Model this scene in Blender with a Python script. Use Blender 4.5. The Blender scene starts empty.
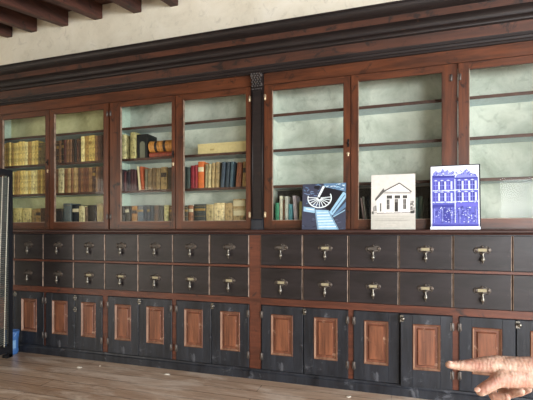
import bpy, math, random
from mathutils import Vector, Matrix
random.seed(7)
C = bpy.context.scene.collection

# ------------------------------------------------------------------ camera model
F = 400.0; D = 3.09; CZ = 1.2; HY = 231.0
TH = math.atan(F/1281.0); S_, C_ = math.sin(TH), math.cos(TH)
def PX(px, Y=0.0):                       # X on the plane Y seen in image column px
    t = (px-266.5)/F
    return (D+Y)*(t*C_-S_)/(C_+t*S_)
def PZ(py, px, Y=0.0):
    x = PX(px, Y); zc = -x*S_+(D+Y)*C_
    return CZ-(py-HY)*zc/F
def W(px, py, zc):
    xc = (px-266.5)/F*zc
    return Vector((xc*C_-zc*S_, xc*S_+zc*C_-D, CZ-(py-HY)*zc/F))

# ------------------------------------------------------------------ materials
def lin(c):
    return tuple(((v/255)/12.92 if v/255 <= .04045 else ((v/255+.055)/1.055)**2.4) for v in c)+(1,)
def newmat(name):
    m = bpy.data.materials.new(name); m.use_nodes = True
    nt = m.node_tree; b = nt.nodes['Principled BSDF']
    return m, nt, b
def ramp(nt, fac, stops):
    r = nt.nodes.new('ShaderNodeValToRGB'); nt.links.new(fac, r.inputs[0])
    e = r.color_ramp.elements
    e[0].position, e[0].color = stops[0]; e[1].position, e[1].color = stops[-1]
    for p, c in stops[1:-1]:
        n = e.new(p); n.color = c
    return r.outputs[0]
def coords(nt, scale, kind='Object'):
    t = nt.nodes.new('ShaderNodeTexCoord'); mp = nt.nodes.new('ShaderNodeMapping')
    mp.inputs['Scale'].default_value = scale
    nt.links.new(t.outputs[kind], mp.inputs[0]); return mp.outputs[0]
def noise(nt, vec, scale, detail=5, rough=.6, dist=0):
    n = nt.nodes.new('ShaderNodeTexNoise'); n.inputs['Scale'].default_value = scale
    n.inputs['Detail'].default_value = detail; n.inputs['Roughness'].default_value = rough
    n.inputs['Distortion'].default_value = dist
    nt.links.new(vec, n.inputs['Vector']); return n.outputs['Fac']
def mix(nt, fac, a, b, mode='MIX'):
    m = nt.nodes.new('ShaderNodeMix'); m.data_type = 'RGBA'; m.blend_type = mode
    if hasattr(fac, 'is_linked') or not isinstance(fac, (int, float)): nt.links.new(fac, m.inputs[0])
    else: m.inputs[0].default_value = fac
    for v, i in ((a, 6), (b, 7)):
        if isinstance(v, tuple): m.inputs[i].default_value = v
        else: nt.links.new(v, m.inputs[i])
    return m.outputs[2]
def bump(nt, b, h, s=.3, d=.01):
    n = nt.nodes.new('ShaderNodeBump'); n.inputs['Strength'].default_value = s; n.inputs['Distance'].default_value = d
    nt.links.new(h, n.inputs['Height']); nt.links.new(n.outputs[0], b.inputs['Normal'])

def wood(name, dark, light, worn=None, wornat=.68, grain=(3, 30, 30), rough=.45, bs=.2, spec=.5):
    m, nt, b = newmat(name)
    v = coords(nt, grain, 'Object')
    n1 = noise(nt, v, 1.0, 8, .65, .4)
    col = ramp(nt, n1, [(.3, lin(dark)), (.7, lin(light))])
    if worn:
        v2 = coords(nt, (1, 1, 1), 'Object')
        a = noise(nt, v2, 9, 9, .72, .6)
        f = ramp(nt, a, [(wornat, (0, 0, 0, 1)), (wornat+.07, (1, 1, 1, 1))])
        col = mix(nt, f, col, lin(worn))
        r2 = noise(nt, v2, 5, 6, .7)
        rr = nt.nodes.new('ShaderNodeMapRange'); nt.links.new(r2, rr.inputs[0])
        rr.inputs[3].default_value = rough-.14; rr.inputs[4].default_value = rough+.16
        nt.links.new(rr.outputs[0], b.inputs['Roughness'])
    else: b.inputs['Roughness'].default_value = rough
    b.inputs['Specular IOR Level'].default_value = spec
    nt.links.new(col, b.inputs['Base Color'])
    bump(nt, b, n1, bs, .004)
    return m
def plain(name, c, rough=.6, metal=0, spec=.5, var=0):
    m, nt, b = newmat(name)
    b.inputs['Base Color'].default_value = lin(c); b.inputs['Roughness'].default_value = rough
    b.inputs['Metallic'].default_value = metal; b.inputs['Specular IOR Level'].default_value = spec
    if True:
        v = coords(nt, (1, 1, 1)); n = noise(nt, v, 40, 4)
        k = max(var, .06)
        col = ramp(nt, n, [(.3, tuple(x*(1-k) for x in lin(c)[:3])+(1,)), (.7, tuple(min(1, x*(1+k)) for x in lin(c)[:3])+(1,))])
        nt.links.new(col, b.inputs['Base Color'])
    return m

M = {}
M['black'] = wood('black_painted_wood', (20, 21, 25), (50, 53, 60), (84, 86, 92), .58, (14, 14, 2.5), .40, .3, .32)
M['drawer'] = wood('black_varnished_wood', (19, 15, 15), (46, 40, 42), (96, 86, 82), .65, (2.5, 14, 14), .42, .25, .33)
M['worn'] = wood('worn_and_lit_edge_wood', (92, 74, 62), (168, 146, 128), None, rough=.6, grain=(20, 20, 20))  # wear on the drawer edges; on the glazing beads it stands for light
M['red'] = wood('red_brown_wood', (62, 32, 22), (106, 58, 40), (44, 29, 25), .58, (2.5, 26, 26), .45, .3, .4)
M['redv'] = wood('red_brown_wood_upright', (44, 25, 17), (102, 56, 33), (34, 22, 17), .58, (22, 22, 2.2), .40, .25, .4)
M['redh'] = wood('red_brown_wood_level', (44, 25, 17), (100, 56, 34), (34, 22, 17), .60, (2.2, 22, 22), .40, .25, .4)
M['panel'] = wood('panel_wood', (82, 46, 28), (146, 90, 62), (66, 40, 30), .60, (22, 22, 3), .45)
M['moulding'] = wood('moulding_wood', (86, 48, 34), (128, 80, 58), (178, 148, 124), .58, (20, 20, 4), .45)
M['darkwood'] = wood('dark_wood_and_cove_shade', (20, 16, 16), (38, 30, 29), (64, 44, 34), .62, (2, 26, 26), .5, .2, .35)  # dark wood of the pilaster; on the cornice it stands for shade
M['corn_red'] = wood('worn_cornice_wood', (40, 25, 19), (84, 48, 33), (30, 22, 19), .54, (1.6, 24, 24), .5)
M['counter'] = wood('counter_wood', (44, 28, 26), (72, 46, 40), (104, 78, 68), .66, (2, 26, 26), .4)
M['shelf'] = wood('shelf_edge_wood', (58, 36, 30), (86, 56, 46), None, rough=.55)
M['beam'] = wood('beam_wood', (44, 26, 22), (98, 58, 46), (36, 26, 24), .58, (12, 1.2, 12), .7, .6)
M['steel'] = plain('aged_steel', (122, 118, 110), .34, .9, var=.2)
M['hinge'] = plain('hinge_steel', (104, 98, 94), .4, .7, var=.3)
M['plate'] = plain('tarnished_plate', (78, 70, 64), .42, .6, var=.5)
M['iron'] = plain('dark_iron', (34, 30, 30), .45, .6)
M['rim'] = wood('lit_moulding_edge', (104, 72, 54), (164, 128, 104), None, grain=(20, 20, 6), rough=.5)  # lighter colour stands in for light caught on the moulding slope
M['card'] = plain('yellowed_card', (150, 140, 112), .8)
M['brass'] = plain('pale_brass', (206, 190, 160), .35, .7)
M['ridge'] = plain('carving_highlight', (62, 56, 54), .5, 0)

def painted(name, a, b_, c):
    m, nt, b = newmat(name)
    v = coords(nt, (1, 1, 1), 'Object')
    n = noise(nt, v, 2.6, 9, .68, .5); n2 = noise(nt, v, 11, 6, .7, .9)
    col = ramp(nt, n, [(.32, lin(a)), (.5, lin(b_)), (.68, lin(c))])
    f = ramp(nt, n2, [(.55, (0, 0, 0, 1)), (.72, (.55, .55, .55, 1))])
    col = mix(nt, f, col, lin(tuple(int(x*.86) for x in a)))
    nt.links.new(col, b.inputs['Base Color']); b.inputs['Roughness'].default_value = .7
    bump(nt, b, n2, .25, .004)
    return m
M['paint'] = painted('pale_green_paint', (156, 162, 150), (192, 196, 186), (218, 220, 210))
M['paint_warm'] = painted('warm_lit_paint', (176, 172, 126), (208, 204, 158), (230, 224, 182))  # warm light in the leftmost bay, put into the colour of its back
M['paint_under'] = plain('blue_grey_paint', (188, 202, 208), .6, var=.1)
M['plaster'] = painted('lime_plaster', (218, 210, 190), (230, 223, 204), (238, 232, 216))
M['aqua'] = plain('pale_aqua_paint', (188, 204, 190), .7, var=.1)

def floor_mat():
    m, nt, b = newmat('worn_floorboards')
    v = coords(nt, (1, 1, 1), 'Object')
    br = nt.nodes.new('ShaderNodeTexBrick'); nt.links.new(v, br.inputs['Vector'])
    br.inputs['Scale'].default_value = 1; br.inputs['Brick Width'].default_value = 2.6; br.inputs['Row Height'].default_value = .13
    br.inputs['Mortar Size'].default_value = .0035; br.inputs['Color1'].default_value = lin((196, 172, 150)); br.inputs['Color2'].default_value = lin((224, 206, 188))
    br.inputs['Mortar'].default_value = lin((120, 100, 84)); br.offset = .37
    v2 = coords(nt, (1.6, 34, 1), 'Object')
    g = noise(nt, v2, 2.2, 9, .72, .5)
    gc = ramp(nt, g, [(.3, lin((96, 76, 62))), (.47, lin((204, 184, 166))), (.72, lin((240, 230, 214)))])
    col = mix(nt, .75, br.outputs['Color'], gc, 'MULTIPLY')
    w = noise(nt, coords(nt, (1, 5, 1)), 1.6, 9, .75, .6)
    wf = ramp(nt, w, [(.47, (0, 0, 0, 1)), (.62, (.8, .8, .8, 1))])
    col = mix(nt, wf, col, lin((230, 216, 200)))
    nt.links.new(col, b.inputs['Base Color'])
    b.inputs['Roughness'].default_value = .32
    bump(nt, b, g, .35, .004)
    return m
M['floor'] = floor_mat()

def glass_mat():
    m = bpy.data.materials.new('old_window_glass'); m.use_nodes = True; nt = m.node_tree; nt.nodes.clear()
    o = nt.nodes.new('ShaderNodeOutputMaterial'); t = nt.nodes.new('ShaderNodeBsdfTransparent'); t.inputs[0].default_value = (.95, .965, .95, 1)
    g = nt.nodes.new('ShaderNodeBsdfGlossy'); g.inputs['Roughness'].default_value = .04
    f = nt.nodes.new('ShaderNodeFresnel'); f.inputs[0].default_value = 1.24
    x = nt.nodes.new('ShaderNodeMixShader')
    v = coords(nt, (1, 1, 1)); n = noise(nt, v, 6, 2)
    bp = nt.nodes.new('ShaderNodeBump'); bp.inputs['Strength'].default_value = .15; bp.inputs['Distance'].default_value = .002
    nt.links.new(n, bp.inputs['Height']); nt.links.new(bp.outputs[0], g.inputs['Normal'])
    ge = nt.nodes.new('ShaderNodeNewGeometry'); iv = nt.nodes.new('ShaderNodeMath'); iv.operation = 'SUBTRACT'; iv.inputs[0].default_value = 1
    nt.links.new(ge.outputs['Backfacing'], iv.inputs[1]); mu = nt.nodes.new('ShaderNodeMath'); mu.operation = 'MULTIPLY'
    nt.links.new(f.outputs[0], mu.inputs[0]); nt.links.new(iv.outputs[0], mu.inputs[1])
    nt.links.new(mu.outputs[0], x.inputs[0]); nt.links.new(t.outputs[0], x.inputs[1]); nt.links.new(g.outputs[0], x.inputs[2])
    nt.links.new(x.outputs[0], o.inputs[0]); return m
M['glass'] = glass_mat()

_cc = {}
def colmat(c, rough=.6, var=.22, tag='cloth'):
    k = (c, rough, tag)
    if k not in _cc: _cc[k] = plain('%s_%02x%02x%02x' % ((tag,)+c), c, rough, 0, .35, var)
    return _cc[k]
def hide_mat(c):                                   # mottled old leather / vellum
    k = (c, 'hide')
    if k not in _cc:
        m, nt, b = newmat('mottled_leather_%02x%02x%02x' % c)
        v = coords(nt, (1, 1, .45), 'Object'); n = noise(nt, v, 55, 6, .7, .5)
        d = tuple(int(x*.58) for x in c); l = tuple(min(255, int(x*1.15)) for x in c)
        nt.links.new(ramp(nt, n, [(.36, lin(d)), (.52, lin(c)), (.68, lin(l))]), b.inputs['Base Color'])
        b.inputs['Roughness'].default_value = .55; _cc[k] = m
    return _cc[k]

# ------------------------------------------------------------------ mesh builder
class MB:
    def __init__(s): s.v = []; s.f = []; s.m = []; s.sm = []
    def add(s, vs, fs, mi=0, smooth=False):
        o = len(s.v); s.v += [tuple(v) for v in vs]
        for f in fs: s.f.append(tuple(i+o for i in f)); s.m.append(mi); s.sm.append(smooth)
        return s
    def box(s, x0, x1, y0, y1, z0, z1, mi=0):
        vs = [(x0,y0,z0),(x1,y0,z0),(x1,y1,z0),(x0,y1,z0),(x0,y0,z1),(x1,y0,z1),(x1,y1,z1),(x0,y1,z1)]
        return s.add(vs, [(0,3,2,1),(4,5,6,7),(0,1,5,4),(1,2,6,5),(2,3,7,6),(3,0,4,7)], mi)
    def slab(s, x0, x1, y0, y1, z0, z1, ch=.004, mi=0, me=1):   # board, front (-Y) edges chamfered
        vs = [(x0,y0+ch,z0),(x1,y0+ch,z0),(x1,y1,z0),(x0,y1,z0),(x0,y0+ch,z1),(x1,y0+ch,z1),(x1,y1,z1),(x0,y1,z1),
              (x0+ch,y0,z0+ch),(x1-ch,y0,z0+ch),(x1-ch,y0,z1-ch),(x0+ch,y0,z1-ch)]
        s.add(vs, [(8,9,10,11)], mi)
        s.add(vs, [(1,5,10,9),(4,0,8,11),(1,2,6,5),(3,0,4,7)], me); s.add(vs, [(0,1,9,8),(5,4,11,10)], mi)
        return s.add(vs, [(0,3,2,1),(4,5,6,7),(2,3,7,6)], mi)
    def lathe(s, prof, c=(0,0,0), n=16, mi=0, M_=None):
        vs = []; fs = []
        for r, z in prof:
            for k in range(n):
                a = 2*math.pi*k/n; vs.append(Vector((r*math.cos(a), r*math.sin(a), z)))
        for i in range(len(prof)-1):
            for k in range(n):
                k2 = (k+1) % n; fs.append((i*n+k, i*n+k2, (i+1)*n+k2, (i+1)*n+k))
        fs.append(tuple(range(n-1, -1, -1))); fs.append(tuple((len(prof)-1)*n+k for k in range(n)))
        if M_ is not None: vs = [M_ @ v for v in vs]
        vs = [v+Vector(c) for v in vs]
        return s.add(vs, fs, mi, True)
    def sweep(s, prof, x0, x1, mats=None):          # (y,z) polyline swept along X, closed at the ends
        n = len(prof); vs = [(x0, y, z) for y, z in prof]+[(x1, y, z) for y, z in prof]
        for i in range(n):
            j = (i+1) % n
            s.add([vs[i], vs[j], vs[n+j], vs[n+i]], [(0, 1, 2, 3)], mats[i] if mats else 0)
        s.add(vs, [tuple(range(n))[::-1], tuple(range(n, 2*n))], 0); return s
    def tube(s, pts, r, n=8, mi=0):
        pts = [Vector(p) for p in pts]; rings = []
        for i, p in enumerate(pts):
            t = (pts[min(i+1, len(pts)-1)]-pts[max(i-1, 0)]).normalized()
            a = t.orthogonal().normalized(); b = t.cross(a)
            if rings:
                a = (pa-t*pa.dot(t)).normalized(); b = t.cross(a)
            pa = a; rr = r[i] if isinstance(r, (list, tuple)) else r
            rings.append([p+(a*math.cos(2*math.pi*k/n)+b*math.sin(2*math.pi*k/n))*rr for k in range(n)])
        vs = [v for q in rings for v in q]; fs = []
        for i in range(len(pts)-1):
            for k in range(n):
                k2 = (k+1) % n; fs.append((i*n+k, i*n+k2, (i+1)*n+k2, (i+1)*n+k))
        fs.append(tuple(range(n-1, -1, -1))); fs.append(tuple((len(pts)-1)*n+k for k in range(n)))
        return s.add(vs, fs, mi, True)
    def ball(s, c, rx, ry, rz, n=12, mi=0, rot=None):
        vs = []; fs = []; m = n//2
        for i in range(1, m):
            th = math.pi*i/m
            for k in range(n):
                a = 2*math.pi*k/n
                vs.append(Vector((rx*math.sin(th)*math.cos(a), ry*math.sin(th)*math.sin(a), rz*math.cos(th))))
        vs.append(Vector((0, 0, rz))); vs.append(Vector((0, 0, -rz))); T = len(vs)-2; B = T+1
        for i in range(m-2):
            for k in range(n):
                k2 = (k+1) % n; fs.append((i*n+k, (i+1)*n+k, (i+1)*n+k2, i*n+k2))
        for k in range(n):
            k2 = (k+1) % n; fs.append((T, k, k2)); fs.append((B, (m-2)*n+k2, (m-2)*n+k))
        if rot is not None: vs = [rot @ v for v in vs]
        return s.add([v+Vector(c) for v in vs], fs, mi, True)
    def mesh(s, name, mats):
        me = bpy.data.meshes.new(name); me.from_pydata(s.v, [], s.f)
        for m in (mats if isinstance(mats, (list, tuple)) else [mats]): me.materials.append(M[m] if isinstance(m, str) else m)
        me.polygons.foreach_set('material_index', s.m); me.polygons.foreach_set('use_smooth', s.sm)
        me.update(); return me
    def build(s, name, mats, parent=None, loc=None):
        o = bpy.data.objects.new(name, s.mesh(name, mats)); C.objects.link(o)
        if parent: o.parent = parent
        if loc: o.location = loc
        return o
def tag(o, label=None, cat=None, group=None, kind=None):
    for k, v in (('label', label), ('category', cat), ('group', group), ('kind', kind)):
        if v: o[k] = v
    return o
def empty(name, loc, label, cat, group=None):
    o = bpy.data.objects.new(name, None); C.objects.link(o); o.location = loc
    return tag(o, label, cat, group)
def inst(name, me, parent, loc, rz=0):
    o = bpy.data.objects.new(name, me); C.objects.link(o); o.parent = parent; o.location = loc; o.rotation_euler = (0, 0, rz); return o

# ------------------------------------------------------------------ the room
XL, XR = -4.09, 1.92
wf = MB()
for xa, xb, za, zb in ((-4.9, 1.9, 0, 4), (1.9, 4.4, 0, .75), (1.9, 4.4, 2.2, 4), (4.4, 4.5, 0, 4)): wf.box(xa, xb, -5.4, -5.2, za, zb)
tag(wf.build('wall_front', 'plaster'), kind='structure')
wf = MB()
for ya, yb, za, zb in ((-5.4, -4.9, 0, 4.2), (-4.9, -2.5, 2.15, 4.2), (-2.5, .52, 0, 4.2)): wf.box(-5.05, -4.9, ya, yb, za, zb)
tag(wf.build('wall_left', 'plaster'), kind='structure')
wf = MB()
for ya, yb, za, zb in ((-5.4, -4.7, 0, 4.2), (-4.7, -1.5, 0, .75), (-4.7, -1.5, 2.3, 4.2), (-1.5, .52, 0, 4.2)): wf.box(4.5, 4.65, ya, yb, za, zb)
tag(wf.build('wall_right', 'plaster'), kind='structure')
tag(MB().box(-6, 4.5, -5.2, .5, -.08, 0).build('floor', 'floor'), kind='structure')
tag(MB().box(-6, 4.5, .36, .52, 0, 4.2).build('wall_back', 'plaster'), kind='structure')
SL = .21
def ceil_z(y, off): return 3.545+off-SL*(.36-y)
cm = MB()
vs = [(x, y, ceil_z(y, o)) for o in (0, .04) for x in (-6, 4.5) for y in (-5.2, .36)]
cm.add(vs, [(0, 1, 3, 2), (4, 6, 7, 5), (0, 2, 6, 4), (1, 5, 7, 3), (0, 4, 5, 1), (2, 3, 7, 6)])
tag(cm.build('ceiling', 'beam'), kind='structure')
ends = [-4.069, -3.724, -3.288, -2.864, -2.394, -1.972, -1.55, -1.13]
lab = ['first dark roof beam from the left, its end lowest in the photo', 'second dark roof beam from the left, ending above the cornice',
       'third dark roof beam from the left, meeting the plaster wall', 'fourth dark roof beam from the left, meeting the plaster wall',
       'fifth dark roof beam from the left, next to last one showing', 'rightmost roof beam whose end shows on the plaster wall',
       'seventh roof beam from the left, over the fourth glass door', 'eighth roof beam from the left, above the carved pilaster']
for i, (x, lb) in enumerate(zip(ends, lab)):
    if i > 5: break
    b = MB(); w = .085+.012*random.random(); h = .152
    rings = []; N = 14
    for k in range(N+1):
        y = .359-k*5.4/N
        j = [random.uniform(-.008, .008) for _ in range(4)]
        z1 = ceil_z(y, -.001); z0 = z1-h+j[0]; xa = x-w+j[1]; xb = x+j[2]
        c = .006
        rings.append([(xa+c, y, z0), (xb-c, y, z0), (xb, y, z0+c), (xb, y, z1), (xa, y, z1), (xa, y, z0+c)])
    v = [p for r in rings for p in r]; fs = [(0, 1, 2, 3, 4, 5)[::-1], tuple(N*6+q for q in range(6))]
    for k in range(N):
        for q in range(6):
            q2 = (q+1) % 6; fs.append((k*6+q, k*6+q2, (k+1)*6+q2, (k+1)*6+q))
    b.add(v, fs)
    tag(b.build('roof_beam', 'beam'), lb, 'beam', 'roof beams under the ceiling')

# ------------------------------------------------------------------ hardware meshes
# drop pull with its plate and card holder (origin at plate centre, front = -Y)
hp = MB()
hp.sweep([(0, -.016), (-.003, -.016), (-.003, .016), (0, .016)], -.036, .036)
for sx in (-1, 1):
    hp.lathe([(.013, 0), (.013, .003), (.009, .004)], (sx*.036, 0, .0), 14, 0, Matrix.Rotation(math.pi/2, 3, 'X'))
hp.lathe([(.016, 0), (.016, .003), (.012, .0042)], (0, 0, -.014), 16, 0, Matrix.Rotation(math.pi/2, 3, 'X'))
hp.lathe([(.008, 0), (.008, .003)], (0, 0, .019), 12, 0, Matrix.Rotation(math.pi/2, 3, 'X'))
for sx in (-1, 1): hp.tube([(sx*.033, -.004, -.011), (sx*.033, -.004, .012)], .0025)
hp.tube([(-.033, -.004, .013), (.033, -.004, .013)], .0028); hp.tube([(-.033, -.004, -.012), (.033, -.004, -.012)], .0028)
for sx in (-1, 1): hp.tube([(sx*(.030+.014*math.cos(a)), -.003, -.002+.018*math.sin(a)) for a in [math.radians(q) for q in range(-100, 101, 20)]], .0022, 6)
ME_plate = hp.mesh('handle_plate', 'plate')
dp = MB()
dp.tube([(0, -.003, -.012), (0, -.014, -.014), (0, -.017, -.02)], .004)
dp.lathe([(.003, .002), (.006, -.002), (.0045, -.010), (.0055, -.018), (.010, -.030), (.012, -.038), (.0095, -.046), (.004, -.051), (.0055, -.056), (.002, -.061)], (0, -.018, -.016), 12)
ME_pull = dp.mesh('drop_pull', 'steel')
arc = MB()
arc.tube([(.008+.03*math.cos(a), -.0012, -.006+.03*math.sin(a)) for a in [math.radians(q) for q in range(-30, 96, 14)]], .0018, 6)
ME_arc = arc.mesh('wear_ring', plain('rubbed_metal', (120, 114, 106), .4, .7, var=.4))
cd = MB().box(-.024, .024, -.0048, -.0032, -.0075, .0085); ME_card = cd.mesh('name_card', 'card')
ME_cardd = cd.mesh('name_card', plain('dark_card', (70, 64, 58), .7))
hg = MB(); hg.box(-.012, .012, -.003, 0, -.026, .026)
hg.lathe([(.0015, -.033), (.005, -.030), (.005, .030), (.0015, .033)], (0, -.005, 0), 10)
for q in (-.017, .017): hg.lathe([(.003, 0), (.002, .0015)], (.008, -.003, q), 8, 0, Matrix.Rotation(math.pi/2, 3, 'X')); hg.lathe([(.003, 0), (.002, .0015)], (-.008, -.003, q), 8, 0, Matrix.Rotation(math.pi/2, 3, 'X'))
ME_hinge = hg.mesh('hinge', 'hinge')
kn = MB(); R90 = Matrix.Rotation(math.pi/2, 3, 'X')
kn.lathe([(.013, 0), (.013, .003), (.006, .005), (.006, .012), (.012, .016), (.014, .022), (.010, .028), (.003, .030)], (0, 0, 0), 14, 0, R90)
kn.box(-.018, .006, -.004, 0, -.024, .022)
ME_latch = kn.mesh('latch_knob', 'steel')
esc = MB(); esc.lathe([(.011, 0), (.011, .002), (.008, .003)], (0, 0, 0), 14, 0, R90); esc.lathe([(.009, 0), (.009, .002)], (0, 0, -.014), 12, 0, R90)
ME_esc = esc.mesh('keyhole_plate', 'brass')
bl = MB(); bl.box(-.008, .008, -.004, 0, -.03, .03); bl.lathe([(.009, 0), (.006, .006), (.009, .014), (.006, .018)], (0, -.003, 0), 12, 0, R90)
ME_bolt = bl.mesh('door_bolt', 'iron')

# ------------------------------------------------------------------ base cabinets
DL = [-3.985, -3.623, -3.254, -2.889, -2.532, -2.172, -1.821, -1.468, -1.114]
DR = [-1.012, -.666, -.313, .052, .415, .784, 1.155, 1.52, 1.88]
ROWS = [(.926, 1.166), (.660, .902)]
DOORS_L = [(-3.985, -3.620), (-3.614, -3.250), (-3.225, -2.877), (-2.871, -2.561), (-2.498, -2.170), (-2.164, -1.831), (-1.787, -1.454), (-1.448, -1.116)]
DOORS_R = [(-1.007, -.664), (-.658, -.314), (-.274, .056), (.062, .412), (.454, .803), (.809, 1.150), (1.19, 1.53), (1.536, 1.88)]
def front(x, Y):                         # where a board standing proud of the frame lines up along its sight line
    t = (x*C_+D*S_)/(-x*S_+D*C_)
    return (D+Y)*(t*C_-S_)/(C_+t*S_)
DL = [front(v, -.014) for v in DL]; DR = [DR[0]]+[front(v, -.014) for v in DR[1:]]
DOORS_L = [(front(a, -.010), front(b, -.010)) for a, b in DOORS_L]; DOORS_R = [(front(a, -.010), front(b, -.010)) for a, b in DOORS_R]
def base_unit(x0, x1, dr, doors, label, posts):
    r = empty('drawer_cabinet', ((x0+x1)/2, .17, 0), label, 'cabinet', None); ox, oy = (x0+x1)/2, .17
    b = MB()
    b.box(x0, x1, .02, .34, .08, 1.172, 0)                # carcass
    for a, c in posts:                                   # upright posts between the door pairs
        b.box(a, c, -.004, .02, .08, .603, 1)
    b.box(x0, x1, -.004, .02, .603, .657, 1); b.box(x0, x1, -.003, .02, .904, .922, 1); b.box(x0, x1, -.002, .02, 1.166, 1.172, 0)
    b.box(x0, dr[0], -.003, .02, .08, 1.166, 1 if x0 > -2 else 0)
    if dr[-1] < -1: b.box(dr[-1], x1, -.006, .02, .08, 1.166, 1)
    else: b.box(dr[-1], x1, -.003, .02, .08, 1.166, 0)
    o = b.build('body', ['black', 'red'], r); o.location = (-ox, -oy, 0)
    p = MB(); p.sweep([(-.028, 0), (-.028, .058), (-.020, .066), (-.014, .079), (.30, .079), (.30, 0)], x0, x1)
    o = p.build('plinth', 'black', r); o.location = (-ox, -oy, 0)
    for ri, (z0, z1) in enumerate(ROWS):
        for i in range(len(dr)-1):
            a, c = dr[i]+.004, dr[i+1]-.004
            if i == 0 and x0 > -2: a = dr[0]+.002
            cx, cz = (a+c)/2, (z0+z1)/2
            w, h = (c-a)/2, (z1-z0)/2
            m = MB().slab(-w, w, -.016, .02, -h, h, .0032)
            pr = random.uniform(-.003, .004)
            d = m.build('drawer', ['drawer', 'worn'], r, (cx-ox, -oy-pr, cz))
            d.rotation_euler = (0, random.uniform(-.004, .004), 0)
            hz = .022 if ri == 0 else .008
            tone = cx > .0 or (ri == 1 and cx > -3) or abs(cx+.49) < .1
            hs_ = [inst('handle_plate', ME_plate, d, (0, -.0162, hz)), inst('drop_pull', ME_pull, d, (0, -.0162, hz))]
            inst('name_card', ME_card if tone else ME_cardd, d, (0, -.0162, hz))
            k = inst('wear_ring', ME_arc, d, (0, -.0162, hz)); k['label'] = 'curved rub mark beside the pull'
            for q_ in d.children: q_.scale = (1.15, 1.15, 1.2)
            for q_ in hs_: q_.scale = (1.15, 1.15, 1.2)
    for i, (a, c) in enumerate(doors):
        w = c-a; ajar = .085 if abs(a-.062) < .02 else 0
        z0, z1 = (.0795 if ajar else .082), .600; h = z1-z0
        left_hinge = (i % 2 == 0)
        if ajar or not left_hinge: hx, sg = c, -1        # hinged on its right
        else: hx, sg = a, 1
        f = MB(); s0 = .088 if True else 0; rz0, rz1 = .125, .068
        X0, X1 = (0, w) if sg > 0 else (-w, 0)
        s1 = min(.085, w*.235)
        f.slab(X0, X0+s1, -.014, .012, 0, h, .003); f.slab(X1-s1, X1, -.014, .012, 0, h, .003)
        f.slab(X0+s1-.002, X1-s1+.002, -.0138, .012, 0, rz0, .002); f.slab(X0+s1-.002, X1-s1+.002, -.0138, .012, h-rz1, h, .002)
        d = f.build('door', ['black', 'black'], r, (hx-ox, -oy, z0)); d.rotation_euler = (0, 0, -ajar*sg if not ajar else ajar)
        # moulded panel
        xa, xb, za, zb = X0+s1, X1-s1, rz0, h-rz1
        q = MB()
        def ring(q, e0, y0, e1, y1, mi):
            A = [(xa+e0, y0, za+e0), (xb-e0, y0, za+e0), (xb-e0, y0, zb-e0), (xa+e0, y0, zb-e0)]
            B = [(xa+e1, y1, za+e1), (xb-e1, y1, za+e1), (xb-e1, y1, zb-e1), (xa+e1, y1, zb-e1)]
            q.add(A+B, [(0, 1, 5, 4), (1, 2, 6, 5), (2, 3, 7, 6), (3, 0, 4, 7)], mi)
        ring(q, 0, .004, 0, -.016, 1); ring(q, 0, -.016, .004, -.020, 1); ring(q, .004, -.020, .015, -.004, 3); ring(q, .015, -.004, .015, -.001, 0)
        ring(q, .015, -.001, .030, -.001, 0); ring(q, .030, -.001, .038, -.013, 1)
        e = .038; q.add([(xa+e, -.013, za+e), (xb-e, -.013, za+e), (xb-e, -.013, zb-e), (xa+e, -.013, zb-e)], [(0, 1, 2, 3)], 2)
        q.box(xa, xb, .003, .008, za, zb, 0)
        q.build('raised_panel', ['moulding', 'moulding', 'panel', 'rim'], d)
        for hz in (.105, h-.075): inst('hinge', ME_hinge, d, (sg*.012 if False else sg*.004, -.015, hz))
        if (i % 2 == 1) or abs(a-.062) < .02:
            inst('latch_knob', ME_latch, d, ((X0 if not left_hinge else X1)+.012, -.014, h-.03))
        elif abs(a+3.614) < .01 or abs(a-DOORS_L[2][0]) < .01: pass
        if abs(a+2.871) < .03: inst('latch_knob', ME_latch, d, (X0+.012, -.014, h-.14))
    return r
base_unit(XL, -1.012, DL, DOORS_L, 'long dark drawer cabinet with red-brown door panels, left of the bare upright post', [(-3.250, -3.225), (-2.561, -2.498), (-1.831, -1.787)])
base_unit(-1.0115, XR, DR, DOORS_R, 'dark drawer cabinet with panelled doors, right half, behind the pointing hand', [(-.314, -.274), (.412, .454), (1.150, 1.19)])
# continuous ledge
ct = MB(); ct.sweep([(-.018, 1.173), (-.024, 1.18), (-.036, 1.184), (-.044, 1.190), (-.046, 1.200), (-.042, 1.208), (-.036, 1.2105), (.355, 1.2105), (.355, 1.173)], XL-.02, XR+.02)
tag(ct.build('countertop', 'counter'), 'long dark wooden ledge between the drawers and the glazed cupboards', 'countertop')

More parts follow.
